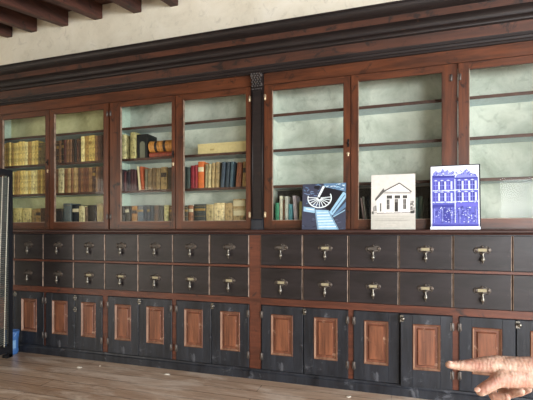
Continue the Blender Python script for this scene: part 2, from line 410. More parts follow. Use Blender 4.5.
# ------------------------------------------------------------------ glazed bookcases
YF = .07; ZB = 1.217; ZT = 2.40; PB, PT = 1.286, 2.352
SH = {1: 2.173, 2: 1.876, 3: 1.573}
def bookcase(x0, x1, bays, doors, posts, label, backs, edge_aqua=False):
    ox = (x0+x1)/2; r = empty('bookcase', (ox, .2, 1.2105), label, 'bookcase')
    off = (-ox, -.2, -1.2105)
    b = MB()
    b.box(x0, x1, YF+.02, .34, 1.2112, 1.272, 0); b.box(x0, x1, YF+.02, .34, 2.470, 2.50, 0)      # floor and top
    b.box(x0, x1, YF-.012, YF+.02, 2.407, 2.50, 0); b.box(x0, x1, YF+.004, YF+.02, 2.39, 2.407, 0)                                              # frieze
    b.box(x0, x1, YF+.002, YF+.02, 1.2112, 1.215, 0)
    for a, c, m in posts: b.box(a, c, YF-.002, YF+.03, 1.2112, 2.402, 1)
    for a, c in bays['walls']: b.box(a, c, YF+.025, .338, 1.272, 2.47, 2)
    b.build('body', ['redh', 'redv', 'aqua' if edge_aqua else 'paint'], r, off)
    for (a, c, mats) in backs:
        for z0, z1, m in mats: MB().box(a, c, .330, .338, z0, z1).build('back_panel', m, r, off)
    for a, c in bays['bays']:
        for k in (1, 2, 3):
            z = SH[k]; q = MB(); q.box(a+.001, c-.001, .150, .329, z-.011, z+.010, 1); q.box(a+.001, c-.001, .144, .150, z-.012, z+.011, 0)
            q.build('shelf', ['shelf', 'paint_under'], r, off)
    for i, (a, c, pa, pc, hs, mm) in enumerate(doors):
        f = MB(); y0, y1 = YF-.020, YF+.001
        f.box(a, pa, y0, y1, ZB, ZT, 1); f.box(pc, c, y0, y1, ZB, ZT, 1)
        f.box(pa, pc, y0, y1, ZB, PB, 0); f.box(pa, pc, y0, y1, PT, ZT, 0)
        # glazing bead, left and bottom in paler wood standing for light from the right
        bd = .004
        f.box(pa-.0005, pa+bd, y0-.002, y1-.004, PB, PT, 2); f.box(pc-bd, pc+.0005, y0+.002, y1-.004, PB, PT, 1)
        f.box(pa+bd, pc-bd, y0-.001, y1-.004, PB-.0005, PB+bd, 2); f.box(pa+bd, pc-bd, y0+.002, y1-.004, PT-bd, PT+.0005, 0)
        hx = a if hs == 'L' else c
        d = f.build('glass_door', ['redh', 'redv', 'worn'], r, (hx-ox, off[1], off[2])); 
        d.data.transform(Matrix.Translation((-hx, 0, 0)))
        g = MB().box(pa+.001-hx, pc-.001-hx, YF-.010, YF-.008, PB+.001, PT-.001); go = g.build('pane', 'glass', d)
        for z in (2.30, 1.335):
            h = inst('hinge', ME_hinge, d, ((.009 if hs == 'L' else -.009), y0-.001, z)); h.scale = (.8, 1, .8)
            if i == 3 or mm: h.data = ME_hinge_b
        lx = (c-.03 if hs == 'L' else a+.03)-hx
        if i in (0, 2) or mm == 'k':
            inst('keyhole_plate', ME_esc, d, (lx+.012, y0-.001, 1.80))
            inst('door_bolt', ME_bolt, d, (lx+.014, y0-.001, 1.88))
    return r
ME_hinge_b = ME_hinge.copy(); ME_hinge_b.materials.clear(); ME_hinge_b.materials.append(M['brass'])
bookcase(XL+.01, -1.108, {'walls': [(XL+.01, -4.06), (-2.535, -2.500), (-1.130, -1.109)], 'bays': [(-4.06, -2.535), (-2.500, -1.130)]},
         [(-3.93, -3.236, -3.842, -3.283, 'L', None), (-3.230, -2.536, -3.171, -2.589, 'R', None), (-2.517, -1.829, -2.399, -1.861, 'L', None), (-1.823, -1.117, -1.746, -1.158, 'R', None)],
         [(XL+.01, -3.932, 1), (-2.534, -2.519, 1), (-3.245, -3.221, 1), (-1.837, -1.815, 1), (-1.116, -1.1085, 1)],
         'left wooden bookcase with four glass doors, full of old books',
         [(-4.06, -2.535, [(1.272, 2.47, 'paint_warm')]), (-2.500, -1.130, [(1.272, 2.47, 'paint')])], True)
bookcase(-1.004, XR-.01, {'walls': [(-1.003, -.965), (.425, .452), (1.87, 1.909)], 'bays': [(-.965, .425), (.452, 1.87)]},
         [(-1.001, -.302, -.931, -.353, 'L', 'k'), (-.296, .418, -.243, .352, 'R', None), (.458, 1.165, .526, 1.090, 'L', None), (1.171, 1.87, 1.24, 1.80, 'R', None)],
         [(.420, .456, 1), (-.311, -.287, 1), (1.160, 1.176, 1), (1.872, XR-.01, 1)],
         'right wooden bookcase with glass doors and nearly empty shelves',
         [(-.965, .425, [(1.578, 2.47, 'paint'), (1.272, 1.556, plain('dark_board', (52, 44, 38), .7, var=.2))]), (.452, 1.87, [(1.272, 2.47, 'paint')])])

# cornice: fascias, coves and crown moulding swept along the wall
def zz(h, Y): return PZ(231-h, 268, Y)
pts = [(YF-.006, 2.5015)]
def cove(y0, z0, y1, z1, n=6, conc=True):
    out = []
    for k in range(1, n+1):
        a = k/n*math.pi/2
        u, v = (1-math.cos(a), math.sin(a)) if conc else (math.sin(a), 1-math.cos(a))
        out.append((y0+(y1-y0)*u, z0+(z1-z0)*v))
    return out
prof = [(.34, 2.5015), (YF-.014, 2.5015)]; mats = [1, 1]
def seg(l, m):
    for p in l: prof.append(p); mats.append(m)
seg([(.045, 2.5015)], 1)
mats[-1] = 1
seg([(.045, 2.515), (.036, 2.520)], 1); seg([(.034, 2.534), (.026, 2.536), (.026, 2.552)], 1); seg([(.022, 2.558)], 0)
seg([(.018, 2.628)], 0); mats[-2] = 0
seg([(.000, 2.634)], 1)
seg(cove(.000, 2.634, -.030, 2.652, 4), 1); seg([(-.036, 2.652), (-.036, 2.657)], 1); seg(cove(-.036, 2.657, -.085, 2.690), 1)
seg([(-.092, 2.692)], 1); seg([(-.094, 2.738)], 0); mats[-2] = 0
seg([(-.104, 2.742)], 1); seg(cove(-.104, 2.742, -.165, 2.783, 6, False), 1); seg([(-.172, 2.785), (-.172, 2.797), (.355, 2.797)], 1)
# material of edge i is mats[i] (edge from point i to i+1)
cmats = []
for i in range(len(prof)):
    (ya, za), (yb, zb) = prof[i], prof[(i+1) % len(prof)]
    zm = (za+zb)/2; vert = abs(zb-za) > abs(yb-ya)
    cmats.append(0 if (2.558 < zm < 2.63 and vert) or (2.692 < zm < 2.738 and vert) else 1)  # shade of coves and undersides put into colour, fascias stay red-brown
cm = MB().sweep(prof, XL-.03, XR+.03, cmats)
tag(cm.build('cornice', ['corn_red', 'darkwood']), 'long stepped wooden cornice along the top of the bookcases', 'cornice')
bpy.data.objects['cornice'].data.materials

# carved pilaster between the two bookcases
pr = empty('carved_pilaster', (-1.056, .05, 1.2105), 'dark carved pilaster with scrolled bracket between the two bookcases', 'pilaster')
po = (1.056, -.05, -1.2105)
p = MB(); p.box(-1.1065, -1.0055, .038, .33, 1.30, 2.395)
for xx in (-1.098, -1.014): p.tube([(xx, .038, 1.31), (xx, .038, 2.36)], .006, 6)
p.build('shaft', 'darkwood', pr, po)
p = MB(); p.box(-1.1065, -1.0055, .028, .33, 1.2110, 1.285); p.sweep([(.33, 1.285), (.022, 1.285), (.020, 1.292), (.034, 1.300), (.33, 1.300)], -1.1065, -1.0055)
p.build('foot_block', 'black', pr, po)
p = MB(); p.box(-1.104, -1.008, .030, .33, 2.395, 2.4999)
side = [(.030, 2.385), (.024, 2.384), (.016, 2.394), (.022, 2.415), (.014, 2.44), (.002, 2.460), (-.004, 2.485), (-.002, 2.4995), (.030, 2.4995)]
p.sweep(side, -1.094, -1.018)
for k in range(4):
    xx = -1.090+k*.0225
    for j in range(7):
        zj = 2.392+j*.0155; yj = .020-.0036*j
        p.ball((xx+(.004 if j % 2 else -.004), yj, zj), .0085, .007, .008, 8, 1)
for sx in (-1.098, -1.014):
    p.tube([(sx, .012+.018*math.cos(a)*(1-a/14), 2.472+.018*math.sin(a)*(1-a/14)) for a in [q*.6 for q in range(18)]], .005, 6, 1)
    p.tube([(sx, .026+.008*math.cos(a)*(1-a/12), 2.397+.010*math.sin(a)*(1-a/12)) for a in [q*.6 for q in range(14)]], .004, 6, 1)
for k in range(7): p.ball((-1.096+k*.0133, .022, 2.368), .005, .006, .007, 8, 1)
p.box(-1.1065, -1.0055, .030, .036, 2.352, 2.361)
o = p.build('carved_capital', ['darkwood', 'ridge'], pr, po)

# ------------------------------------------------------------------ books
ORD = ['', 'first', 'second', 'third', 'fourth', 'fifth', 'sixth', 'seventh', 'eighth', 'ninth', 'tenth', 'eleventh', 'twelfth', 'thirteenth', 'fourteenth', 'fifteenth', 'sixteenth', 'seventeenth', 'eighteenth', 'nineteenth']
DOORN = {1: 'leftmost', 2: 'second', 3: 'third', 4: 'fourth', 5: 'fifth', 6: 'sixth', 7: 'seventh'}
ROWN = {'t': 'upper', 'm': 'middle', 'b': 'bottom'}
FLOORZ = {'t': SH[2]+.0112, 'm': SH[3]+.0112, 'b': 1.2725}
def book_mesh(w, h, d, bands, flat=False):
    # front = spine towards -Y, standing on z=0, x from 0..w
    m = MB(); n = 6; arc = []
    for k in range(n+1):
        a = math.pi*(k/n); arc.append((w/2-w/2*math.cos(a), -.28*min(w, .03)*math.sin(a)))
    r = w/2
    # spine + boards shell
    base = [(x, y, 0) for x, y in arc]; top = [(x, y, h) for x, y in arc]
    vs = base+top
    for k in range(n): m.add([base[k], base[k+1], top[k+1], top[k]], [(0, 1, 2, 3)], 0, False)
    m.add(base, [tuple(range(n, -1, -1))], 0); m.add(top, [tuple(range(n+1))], 0)
    t = min(.0028, w*.16)
    m.box(0, t, 0, d, 0, h, 0); m.box(w-t, w, 0, d, 0, h, 0)
    m.box(t, w-t, .002, d-.004, .003, h-.004, 1)
    for zf, th, mi in bands:                       # raised bands / label patches on the spine
        z = zf*h
        B = [(w/2-w/2*1.0*math.cos(math.pi*k/n), -.28*min(w, .03)*math.sin(math.pi*k/n)-.0012, z) for k in range(n+1)]
        T = [(x, y, z+th) for x, y, _ in B]
        for k in range(n): m.add([B[k], B[k+1], T[k+1], T[k]], [(0, 1, 2, 3)], mi)
        m.add(B, [tuple(range(n, -1, -1))], mi); m.add(T, [tuple(range(n+1))], mi)
    return m
PAGES = plain('book_pages', (196, 182, 148), .85)
GILT = plain('gilt_tooling', (150, 118, 60), .45, .3); PALE = plain('paper_label', (214, 202, 168), .8); DK = plain('dark_label', (50, 36, 32), .6)
def shelf_row(door, row, items, group, Yb=.156):
    n = 0
    for it in items:
        px0, px1, h, c, mat, cname = it[:6]; lean = it[6] if len(it) > 6 else 0; style = it[7] if len(it) > 7 else None
        n += 1
        x0, x1 = PX(px0, Yb), PX(px1, Yb); w = x1-x0-.0012
        if style is None: style = random.choice(['bands', 'bands', 'bands', 'plain', 'gilt', 'none'])
        th = .004
        bands = {'bands': [(f, th, 0) for f in (.12, .3, .5, .7, .88)], 'plain': [(.1, .002, 3), (.9, .002, 3)],
                 'label': [(.15, th, 0), (.62, h*.17, 4)], 'gilt': [(.1, .003, 3), (.35, .003, 3), (.65, h*.12, 3), (.88, .003, 3)],
                 'dark': [(.12, th, 0), (.55, h*.2, 5), (.86, th, 0)], 'two': [(.30, h*.22, 2), (.70, h*.22, 2), (.56, .004, 5), (.93, .004, 5)], 'none': []}[style]
        bands = [(a, b_, {0: 0, 2: 2, 3: 2, 4: 2, 5: 2}[m_]) for a, b_, m_ in bands]
        third = {'plain': GILT, 'gilt': GILT, 'label': PALE, 'dark': DK, 'two': PALE}.get(style, GILT)
        dep = min(.165, max(.12, h*.68))
        mb = book_mesh(w, h, dep, bands)
        cov = hide_mat(c) if mat in ('leather', 'vellum') else colmat(c, .6)
        o = mb.build('book', [cov, PAGES, third])
        o.location = (x0, Yb+random.uniform(-.004, .006), FLOORZ[row])
        if lean:
            a = math.radians(lean); o.rotation_euler = (0, a, 0)
            if a > 0: o.location.z += abs(math.sin(a))*w      # leans right, turning on its lower right corner
        matn = {'leather': 'leather', 'vellum': 'vellum-bound', 'cloth': 'cloth-bound'}[mat]
        side = ' leaning' if lean else ''
        tag(o, '%s %s book%s, %s from left in %s row, %s glass door' % (cname, matn, side, ORD[n], ROWN[row], DOORN[door]), 'book', group)
def vary(c, k=14): return tuple(max(0, min(255, int((v+random.uniform(-k, k))/4)*4)) for v in c)
def fill(px0, px1, n, h, palette, jit=.012, hv=None):
    ws = [random.uniform(.75, 1.25) for _ in range(n)]; s = sum(ws); out = []; x = px0
    for w in ws:
        dx = (px1-px0)*w/s; c, m, nm = random.choice(palette)
        out.append((x, x+dx, h-random.random()*jit, c, m, nm)); x += dx
    return out
CR = [((226, 200, 124), 'vellum', 'cream'), ((214, 184, 104), 'vellum', 'yellowed'), ((236, 216, 150), 'vellum', 'pale cream'), ((170, 134, 70), 'vellum', 'ochre')]
BR = [((96, 58, 42), 'leather', 'red-brown'), ((74, 50, 38), 'leather', 'dark brown'), ((124, 86, 58), 'leather', 'tan'), ((88, 46, 40), 'leather', 'maroon'), ((44, 34, 28), 'leather', 'brown-black')]
BT = [((146, 106, 70), 'leather', 'tan'), ((110, 68, 48), 'leather', 'red-brown'), ((130, 88, 58), 'leather', 'light brown'), ((92, 60, 46), 'leather', 'brown'), ((178, 146, 100), 'leather', 'buff'), ((70, 44, 34), 'leather', 'dark brown')]
# door 1
shelf_row(1, 't', fill(3.5, 38.5, 12, .254, CR)+fill(38.8, 50, 3, .23, [((110, 92, 58), 'leather', 'olive brown'), ((98, 74, 50), 'leather', 'brown')]), 'old books in the upper row behind the leftmost door')
shelf_row(1, 'm', fill(12.2, 48, 13, .252, CR), 'old books in the middle row behind the leftmost door')
shelf_row(1, 'b', [(13, 21.6, .168, (196, 178, 112), 'vellum', 'wide cream', 0, 'plain'), (22.2, 31, .166, (204, 186, 122), 'vellum', 'wide pale', 0, 'plain'), (31.3, 35.6, .150, (150, 120, 70), 'leather', 'ochre'),
    (36, 40.6, .160, (170, 130, 72), 'leather', 'tan', 0, 'dark'), (41, 46.8, .162, (92, 62, 42), 'leather', 'brown')], 'books in the bottom row behind the leftmost door')
# door 2
shelf_row(2, 't', fill(54, 81, 11, .236, BR)+fill(81.4, 95, 4, .256, CR, .006)+fill(95.4, 107, 4, .25, BT), 'old books in the upper row behind the second door')
shelf_row(2, 'm', [(55, 58.4, .246, (118, 80, 54), 'leather', 'brown'), (58.6, 64, .252, (214, 198, 150), 'vellum', 'cream', 0, 'plain')]+fill(64.3, 106.5, 15, .25, BT), 'old books in the middle row behind the second door')
shelf_row(2, 'b', [(56, 62.6, .155, (52, 46, 44), 'cloth', 'black', 0, 'plain'), (63.5, 71, .205, (98, 104, 104), 'cloth', 'blue-grey', 0, 'plain'), (72, 78.6, .19, (38, 42, 48), 'cloth', 'tall black', 0, 'label'),
    (79.3, 84.8, .178, (214, 200, 152), 'vellum', 'cream', 0, 'none'), (85, 88, .165, (128, 104, 84), 'leather', 'thin brown'), (88.4, 96.4, .182, (62, 54, 50), 'cloth', 'wide dark', 0, 'none'), (97, 104, .196, (190, 166, 106), 'vellum', 'tan', 0, 'plain')], 'books in the bottom row behind the second door')
# door 3
shelf_row(3, 't', [(122, 125.6, .235, (214, 200, 146), 'vellum', 'cream', 0, 'plain'), (130.2, 135.8, .248, (190, 178, 122), 'vellum', 'yellow', 0, 'plain')], 'books in the upper row behind the third door')
shelf_row(3, 'm', fill(122, 136, 6, .205, [((70, 38, 44), 'cloth', 'maroon'), ((48, 40, 50), 'cloth', 'dark plum'), ((92, 44, 48), 'cloth', 'wine red')], .03)+
    [(139.0, 141.0, .225, (214, 198, 158), 'cloth', 'cream', -6, 'none'), (141.5, 144.2, .222, (164, 78, 46), 'cloth', 'orange', -5, 'none'), (144.6, 147.5, .2, (112, 104, 84), 'cloth', 'olive grey')]+
    [(147.8, 151.6, .20, (132, 108, 76), 'leather', 'tan'), (152, 156, .205, (120, 96, 68), 'leather', 'mottled brown'), (156.4, 160.8, .2, (146, 122, 86), 'leather', 'buff'), (161.2, 167, .205, (166, 138, 92), 'leather', 'light tan', 0, 'dark'), (167.6, 173.5, .2, (70, 58, 48), 'cloth', 'dark')], 'books in the middle row behind the third door')
shelf_row(3, 'b', [(122.5, 125.4, .165, (50, 48, 46), 'cloth', 'black', -7, 'none'), (126.6, 130.4, .165, (60, 52, 40), 'cloth', 'black white-labelled', -7, 'label'), (132, 137.2, .165, (176, 122, 62), 'leather', 'orange-brown', 0, 'dark'), (137.6, 143.4, .168, (84, 96, 110), 'cloth', 'slate blue'),
    (143.8, 147, .168, (40, 48, 62), 'cloth', 'navy'), (147.3, 150.2, .168, (44, 54, 68), 'cloth', 'navy'), (150.5, 154, .166, (42, 50, 60), 'cloth', 'navy'), (154.3, 158.8, .166, (104, 76, 56), 'leather', 'brown', 0, 'dark'), (159.1, 163.6, .160, (62, 58, 54), 'cloth', 'charcoal'),
    (164, 168.6, .166, (206, 196, 138), 'vellum', 'cream', 0, 'none'), (169, 174.5, .160, (92, 64, 46), 'leather', 'brown')], 'books in the bottom row behind the third door')
# door 4
shelf_row(4, 'm', [(181.5, 186, .20, (76, 78, 74), 'cloth', 'grey'), (186.4, 190.4, .19, (66, 74, 70), 'cloth', 'grey-green'), (190.8, 194.6, .205, (132, 40, 50), 'cloth', 'crimson', 0, 'none'), (194.9, 197.4, .21, (150, 52, 56), 'cloth', 'red', 0, 'none'), (197.8, 203.6, .238, (206, 108, 56), 'cloth', 'orange', 0, 'label'),
    (204.6, 207.2, .212, (150, 136, 100), 'leather', 'olive', 2, 'none'), (207.7, 210.6, .212, (196, 176, 130), 'vellum', 'cream', 2), (211.2, 214.2, .22, (176, 150, 104), 'leather', 'buff', 2), (214.7, 218.6, .225, (160, 134, 92), 'leather', 'mottled tan', 2), (220.6, 224.2, .222, (66, 76, 88), 'cloth', 'slate', 4, 'none'),
    (225.1, 228.6, .222, (54, 64, 74), 'cloth', 'dark slate', 4, 'none'), (229.4, 232.4, .222, (74, 92, 104), 'cloth', 'blue-grey', 4, 'none'), (235.4, 240.8, .21, (128, 78, 56), 'cloth', 'red-brown', 5, 'none'), (242, 247.4, .215, (156, 122, 72), 'leather', 'mottled buff', 3, 'dark')], 'books in the middle row behind the fourth door')
shelf_row(4, 'b', [(182, 187.8, .158, (72, 64, 56), 'cloth', 'dark'), (188.2, 193.2, .160, (168, 116, 86), 'leather', 'red and buff', 0, 'label'), (194.2, 205.6, .168, (56, 60, 60), 'cloth', 'wide charcoal', 0, 'gilt'), (206, 213.6, .164, (178, 158, 112), 'vellum', 'buff', 0, 'plain'), (214, 224.6, .176, (222, 200, 152), 'vellum', 'wide cream', 0, 'plain'),
    (225, 232.6, .172, (178, 150, 104), 'vellum', 'tan', 0, 'plain'), (233.2, 245.4, .205, (176, 148, 102), 'leather', 'thick buff', 0, 'two')], 'books in the bottom row behind the fourth door')
# door 5 and 6
shelf_row(5, 'b', [(275.6, 279.2, .165, (70, 146, 110), 'cloth', 'green', 0, 'none'), (279.5, 282.6, .222, (226, 220, 196), 'cloth', 'tall white', 0, 'none'), (282.9, 284.6, .19, (120, 84, 62), 'cloth', 'thin brown', 0, 'none'), (284.9, 288.2, .218, (214, 216, 206), 'cloth', 'pale grey', 0, 'none'),
    (288.6, 292.4, .152, (96, 158, 170), 'cloth', 'turquoise', 0, 'none'), (294.4, 298.2, .22, (206, 196, 208), 'cloth', 'lilac', -4, 'none'), (299.4, 302, .172, (176, 172, 110), 'cloth', 'olive yellow', 0, 'none')], 'books in the bottom row behind the fifth door')
shelf_row(6, 'b', [(363.2, 364.8, .19, (206, 180, 180), 'cloth', 'pink', -7, 'none'), (365.4, 367, .2, (208, 208, 204), 'cloth', 'thin white', -7, 'none'), (368.2, 371.6, .2, (40, 40, 44), 'cloth', 'black', -7, 'none'), (414, 418.6, .185, (72, 98, 92), 'cloth', 'dark teal', 0, 'none'), (419, 423, .19, (94, 118, 110), 'cloth', 'grey-green', 0, 'none'), (423.4, 429, .175, (50, 56, 54), 'cloth', 'black-green', 0, 'none')], 'books in the bottom row behind the sixth door')
# other things on the shelves
z = FLOORZ['t']
x0, x1 = PX(137, .16), PX(147.6, .16)
fb = MB(); fb.box(0, x1-x0, 0, .155, 0, .225, 0)
n = 10; w = x1-x0; cxx = w*.52; rr = w*.24
arch = [(cxx-rr, -.0015, .004), (cxx+rr, -.0015, .004)]+[(cxx+rr*math.cos(a), -.0015, .13+rr*math.sin(a)) for a in [math.pi*k/n for k in range(n+1)]]
fb.add(arch, [tuple(range(len(arch)))], 1)
tag(fb.build('box_file', [colmat((26, 26, 28), .5, .1, 'board'), colmat((112, 112, 96), .7, .1, 'paper')], None, (x0, .16, z)), 'black box file with a grey arched label, behind the third glass door', 'box file')
def lying(px0, px1, z, h, c, bandpx, label, d=.15, nm='book', Yb=.155):
    x0, x1 = PX(px0, Yb), PX(px1, Yb); w = x1-x0; m = MB()
    arc = [(-.35*h*math.sin(math.pi*k/6), h/2-h/2*math.cos(math.pi*k/6)) for k in range(7)]
    pf = [(y, zz_) for y, zz_ in arc]
    m.sweep(pf, 0, w); m.box(0, w, 0, d, 0, .003); m.box(0, w, 0, d, h-.003, h); m.box(.003, w-.003, .001, d-.003, .003, h-.003, 1)
    for b0, b1 in bandpx:
        a, b_ = PX(b0, Yb)-x0, PX(b1, Yb)-x0
        m.sweep([(y-.0015, zz_) for y, zz_ in arc], a, b_, [2]*7)
    o = m.build(nm, [hide_mat(c), PAGES, DK], None, (x0, Yb+.018, z)); return tag(o, label, 'book')
lying(149, 172.8, z, .048, (150, 70, 52), [], 'flat red-brown book lying under the banded ledger, behind the third glass door', .15)
lying(149.4, 172.9, z+.0495, .105, (196, 134, 66), [(155, 157.6), (163.4, 166)], 'thick orange-tan ledger with dark bands lying on a flat red-brown book', .145)
x0, x1 = PX(198, .165), PX(246.6, .165)
lb_ = MB(); lb_.box(0, x1-x0, 0, .14, 0, .072, 0); lb_.box(-.002, x1-x0+.002, -.002, .142, .0725, .094, 0); lb_.box(.12, .16, -.003, 0, .03, .045, 1)
tag(lb_.build('flat_box', [colmat((206, 188, 138), .7, .1, 'card'), colmat((176, 154, 104), .7, .1, 'card')], None, (x0, .165, z)), 'long low cream cardboard box on the shelf behind the fourth glass door', 'box')

# ------------------------------------------------------------------ pictures standing on the ledge
def picture(name, tl, tr, brc, blc, polys, base, edge, label, cat, Y0=-.022, tilt=.085, th=.006):
    # size from its real place: foot at Y0 on the ledge, leaning back against the doors
    xa = (PX(tl[0], Y0+.03)+PX(blc[0], Y0))/2; xb = (PX(tr[0], Y0+.03)+PX(brc[0], Y0))/2
    z1 = (PZ(tl[1], tl[0], Y0+.03)+PZ(tr[1], tr[0], Y0+.03))/2
    Wd = xb-xa; H = (z1-1.2115)
    m = MB(); m.box(0, Wd, 0, th, 0, H, 0)
    cols = [edge]; idx = {}
    def mi(c):
        if c not in idx: idx[c] = len(cols); cols.append(colmat(c, .5, .07, 'print'))
        return idx[c]
    m.add([(.0008, -.0004, .0008), (Wd-.0008, -.0004, .0008), (Wd-.0008, -.0004, H-.0008), (.0008, -.0004, H-.0008)], [(0, 1, 2, 3)], mi(base))
    for k, (c, pl) in enumerate(polys):
        y = -.0006-.00002*k
        vs = [(min(max(u, 0), 1)*Wd, y, min(max(v, 0), 1)*H) for u, v in pl]
        m.add(vs, [tuple(range(len(vs)))], mi(c))
    o = m.build(name, cols, None, (xa, Y0, 1.2112)); 
    lean = math.atan(tilt/1.0)
    o.rotation_euler = (-lean, 0, 0)
    o.location.z = 1.2112+math.sin(lean)*th*0+.0003
    return tag(o, label, cat)
def R(u0, v0, u1, v1): return [(u0, v0), (u1, v0), (u1, v1), (u0, v1)]
def line(a, b, w):
    a, b = Vector(a), Vector(b); d = (b-a).normalized(); n = Vector((-d.y, d.x))*w/2
    return [tuple(a-n), tuple(b-n), tuple(b+n), tuple(a+n)]
# 1: blue toned picture of a half wheel and a ladder
P = []
def c1(x, y): return ((x-45)/300, 1-(y-45)/325)
rnd = random.Random(3)
LB, MBL, DKB, WH = (150, 190, 216), (92, 124, 156), (44, 50, 66), (224, 236, 240)
for k in range(46):
    u, v = rnd.random()*.42, .5+rnd.random()*.5; P.append((rnd.choice([MBL, (70, 80, 112), (108, 128, 162), (58, 62, 84)]), line((u, v), (u+rnd.uniform(.02, .09), v+rnd.uniform(-.04, .04)), .018)))
P.append((MBL, [c1(190, 45), c1(345, 45), c1(342, 108), c1(205, 74)]))
for k in range(26):
    u = rnd.uniform(.5, .97); v = rnd.uniform(.86, .98); P.append((rnd.choice([LB, (60, 80, 110), WH]), line((u, v), (u+.05, v+rnd.uniform(-.03, .03)), .014)))
for k in range(40):
    u, v = rnd.random()*.95, rnd.random()*.26; P.append((rnd.choice([(60, 66, 84), (84, 92, 112), (36, 40, 54)]), line((u, v), (u+rnd.uniform(.03, .12), v+rnd.uniform(-.02, .03)), .016)))
P += [((22, 20, 28), [c1(200, 70), c1(335, 105), c1(238, 262), c1(160, 150)]), ((24, 24, 32), [c1(132, 55), c1(168, 62), c1(160, 90), c1(126, 76)])]
P += [(LB, [c1(326, 108), c1(345, 118), c1(345, 150), c1(256, 272), c1(234, 250)]), ((78, 100, 130), line(c1(338, 130), c1(252, 252), .02)), (MBL, [c1(345, 180), c1(345, 215), c1(262, 282), c1(262, 268)]), (LB, line(c1(340, 236), c1(262, 282), .02))]
P += [(WH, line(c1(195, 64), c1(158, 140), .05)), (LB, [c1(55, 207), c1(134, 218), c1(134, 254), c1(55, 240)]), (WH, line(c1(70, 222), c1(128, 232), .02))]
P += [(LB, [c1(134, 230), c1(232, 236), c1(300, 370), c1(155, 370)])]
for k in range(6): P.append((WH if k % 2 else (196, 220, 234), line(c1(148+k*3, 252+k*20), c1(226+k*11, 250+k*20), .018)))
P += [((90, 120, 150), line(c1(138, 232), c1(160, 368), .016)), ((96, 126, 156), line(c1(228, 238), c1(294, 368), .016))]
cu, cv = c1(166, 148)
for k in range(24):
    a0, a1 = [math.radians(-195+k*220/24+j*220/24) for j in (0, 1)]
    P.append((WH, line((cu+.27*math.cos(a0), cv+.21*math.sin(a0)), (cu+.27*math.cos(a1), cv+.21*math.sin(a1)), .024)))
for k in range(11):
    a = math.radians(-185+k*19); P.append((WH, line((cu+.03*math.cos(a), cv+.03*math.sin(a)), (cu+.26*math.cos(a), cv+.2*math.sin(a)), .016)))
picture('art_print', (302, 184.5), (345.6, 182), (346, 230.5), (302.3, 230.5), P, (58, 62, 80), colmat((60, 64, 76), .5, .05, 'edge'), 'blue-toned print of a half wheel and ladder, leaning on the fifth glass door', 'picture', tilt=.10)
# 2: black and white photograph of a columned building
def c2(x, y): return ((x-30)/265, 1-(y-40)/330)
G = lambda v, w=4: (v, v-2, max(0, v-w-2))
P = [(G(180, 8), R(0, 0, 1, .27)), (G(190, 8), R(0, .245, 1, .275))]
for k in range(14): v = .02+rnd.random()*.22; P.append((G(rnd.choice([160, 192, 176]), 8), line((0.02+rnd.random()*.5, v), (.5+rnd.random()*.48, v), .008)))
for k in range(22): u = rnd.uniform(.68, .98); v = rnd.uniform(.66, .88); P.append((G(206), line((u, v), (u+rnd.uniform(-.04, .04), v+rnd.uniform(.01, .06)), .006)))
for k in range(16): u = rnd.uniform(.87, .98); v = rnd.uniform(.30, .5); P.append((G(rnd.choice([120, 150, 96])), R(u-.02, v-.015, u+.02, v+.02)))
for k in range(6): P.append((G(rnd.choice([130, 160])), R(.05+k*.01, .3+rnd.random()*.1, .09+k*.01, .36+rnd.random()*.08)))
P += [(G(216), [c2(60, 192), c2(112, 150), c2(112, 275), c2(66, 272)]), (G(92), [c2(53, 188), c2(105, 122), c2(114, 140), c2(58, 198)]),
      (G(222), [c2(110, 158), c2(266, 158), c2(262, 272), c2(110, 275)]), (G(70), [c2(120, 166), c2(252, 168), c2(252, 186), c2(120, 186)]),
      (G(238, 3), [c2(112, 144), c2(200, 97), c2(268, 148)]), (G(84), line(c2(104, 142), c2(202, 94), .022)), (G(84), line(c2(202, 94), c2(273, 148), .022)), (G(110), line(c2(108, 145), c2(272, 150), .016)), (G(170), line(c2(108, 156), c2(270, 160), .014))]
for x in (124, 222): P += [(G(60), [c2(x+2, 190), c2(x+18, 190), c2(x+18, 250), c2(x+2, 250)]), (G(150), line(c2(x+10, 190), c2(x+10, 250), .01)), (G(140), line(c2(x+2, 220), c2(x+18, 220), .008))]
P += [(G(48), [c2(173, 190), c2(193, 190), c2(193, 264), c2(173, 264)]), (G(120), [c2(176, 194), c2(190, 194), c2(190, 208), c2(176, 208)]), (G(90), [c2(84, 214), c2(92, 210), c2(92, 262), c2(84, 262)])]
for x in (110, 158, 206, 248): P += [(G(244, 3), [c2(x, 166), c2(x+14, 166), c2(x+14, 270), c2(x, 270)]), (G(150), line(c2(x+14.5, 168), c2(x+14.5, 270), .007))]
P += [(G(80), line(c2(66, 273), c2(268, 271), .012)), (G(110), line(c2(30, 271), c2(66, 270), .01)), (G(90), R(.02, .28, .06, .33)), (G(60), R(.89, .285, .97, .33))]
picture('photo_print', (371.3, 174.8), (415.6, 173.6), (415.2, 230), (371, 230), P, (206, 203, 197), colmat((214, 210, 200), .5, .05, 'edge'), 'black and white photograph of a small columned building, leaning on the sixth glass door', 'picture')
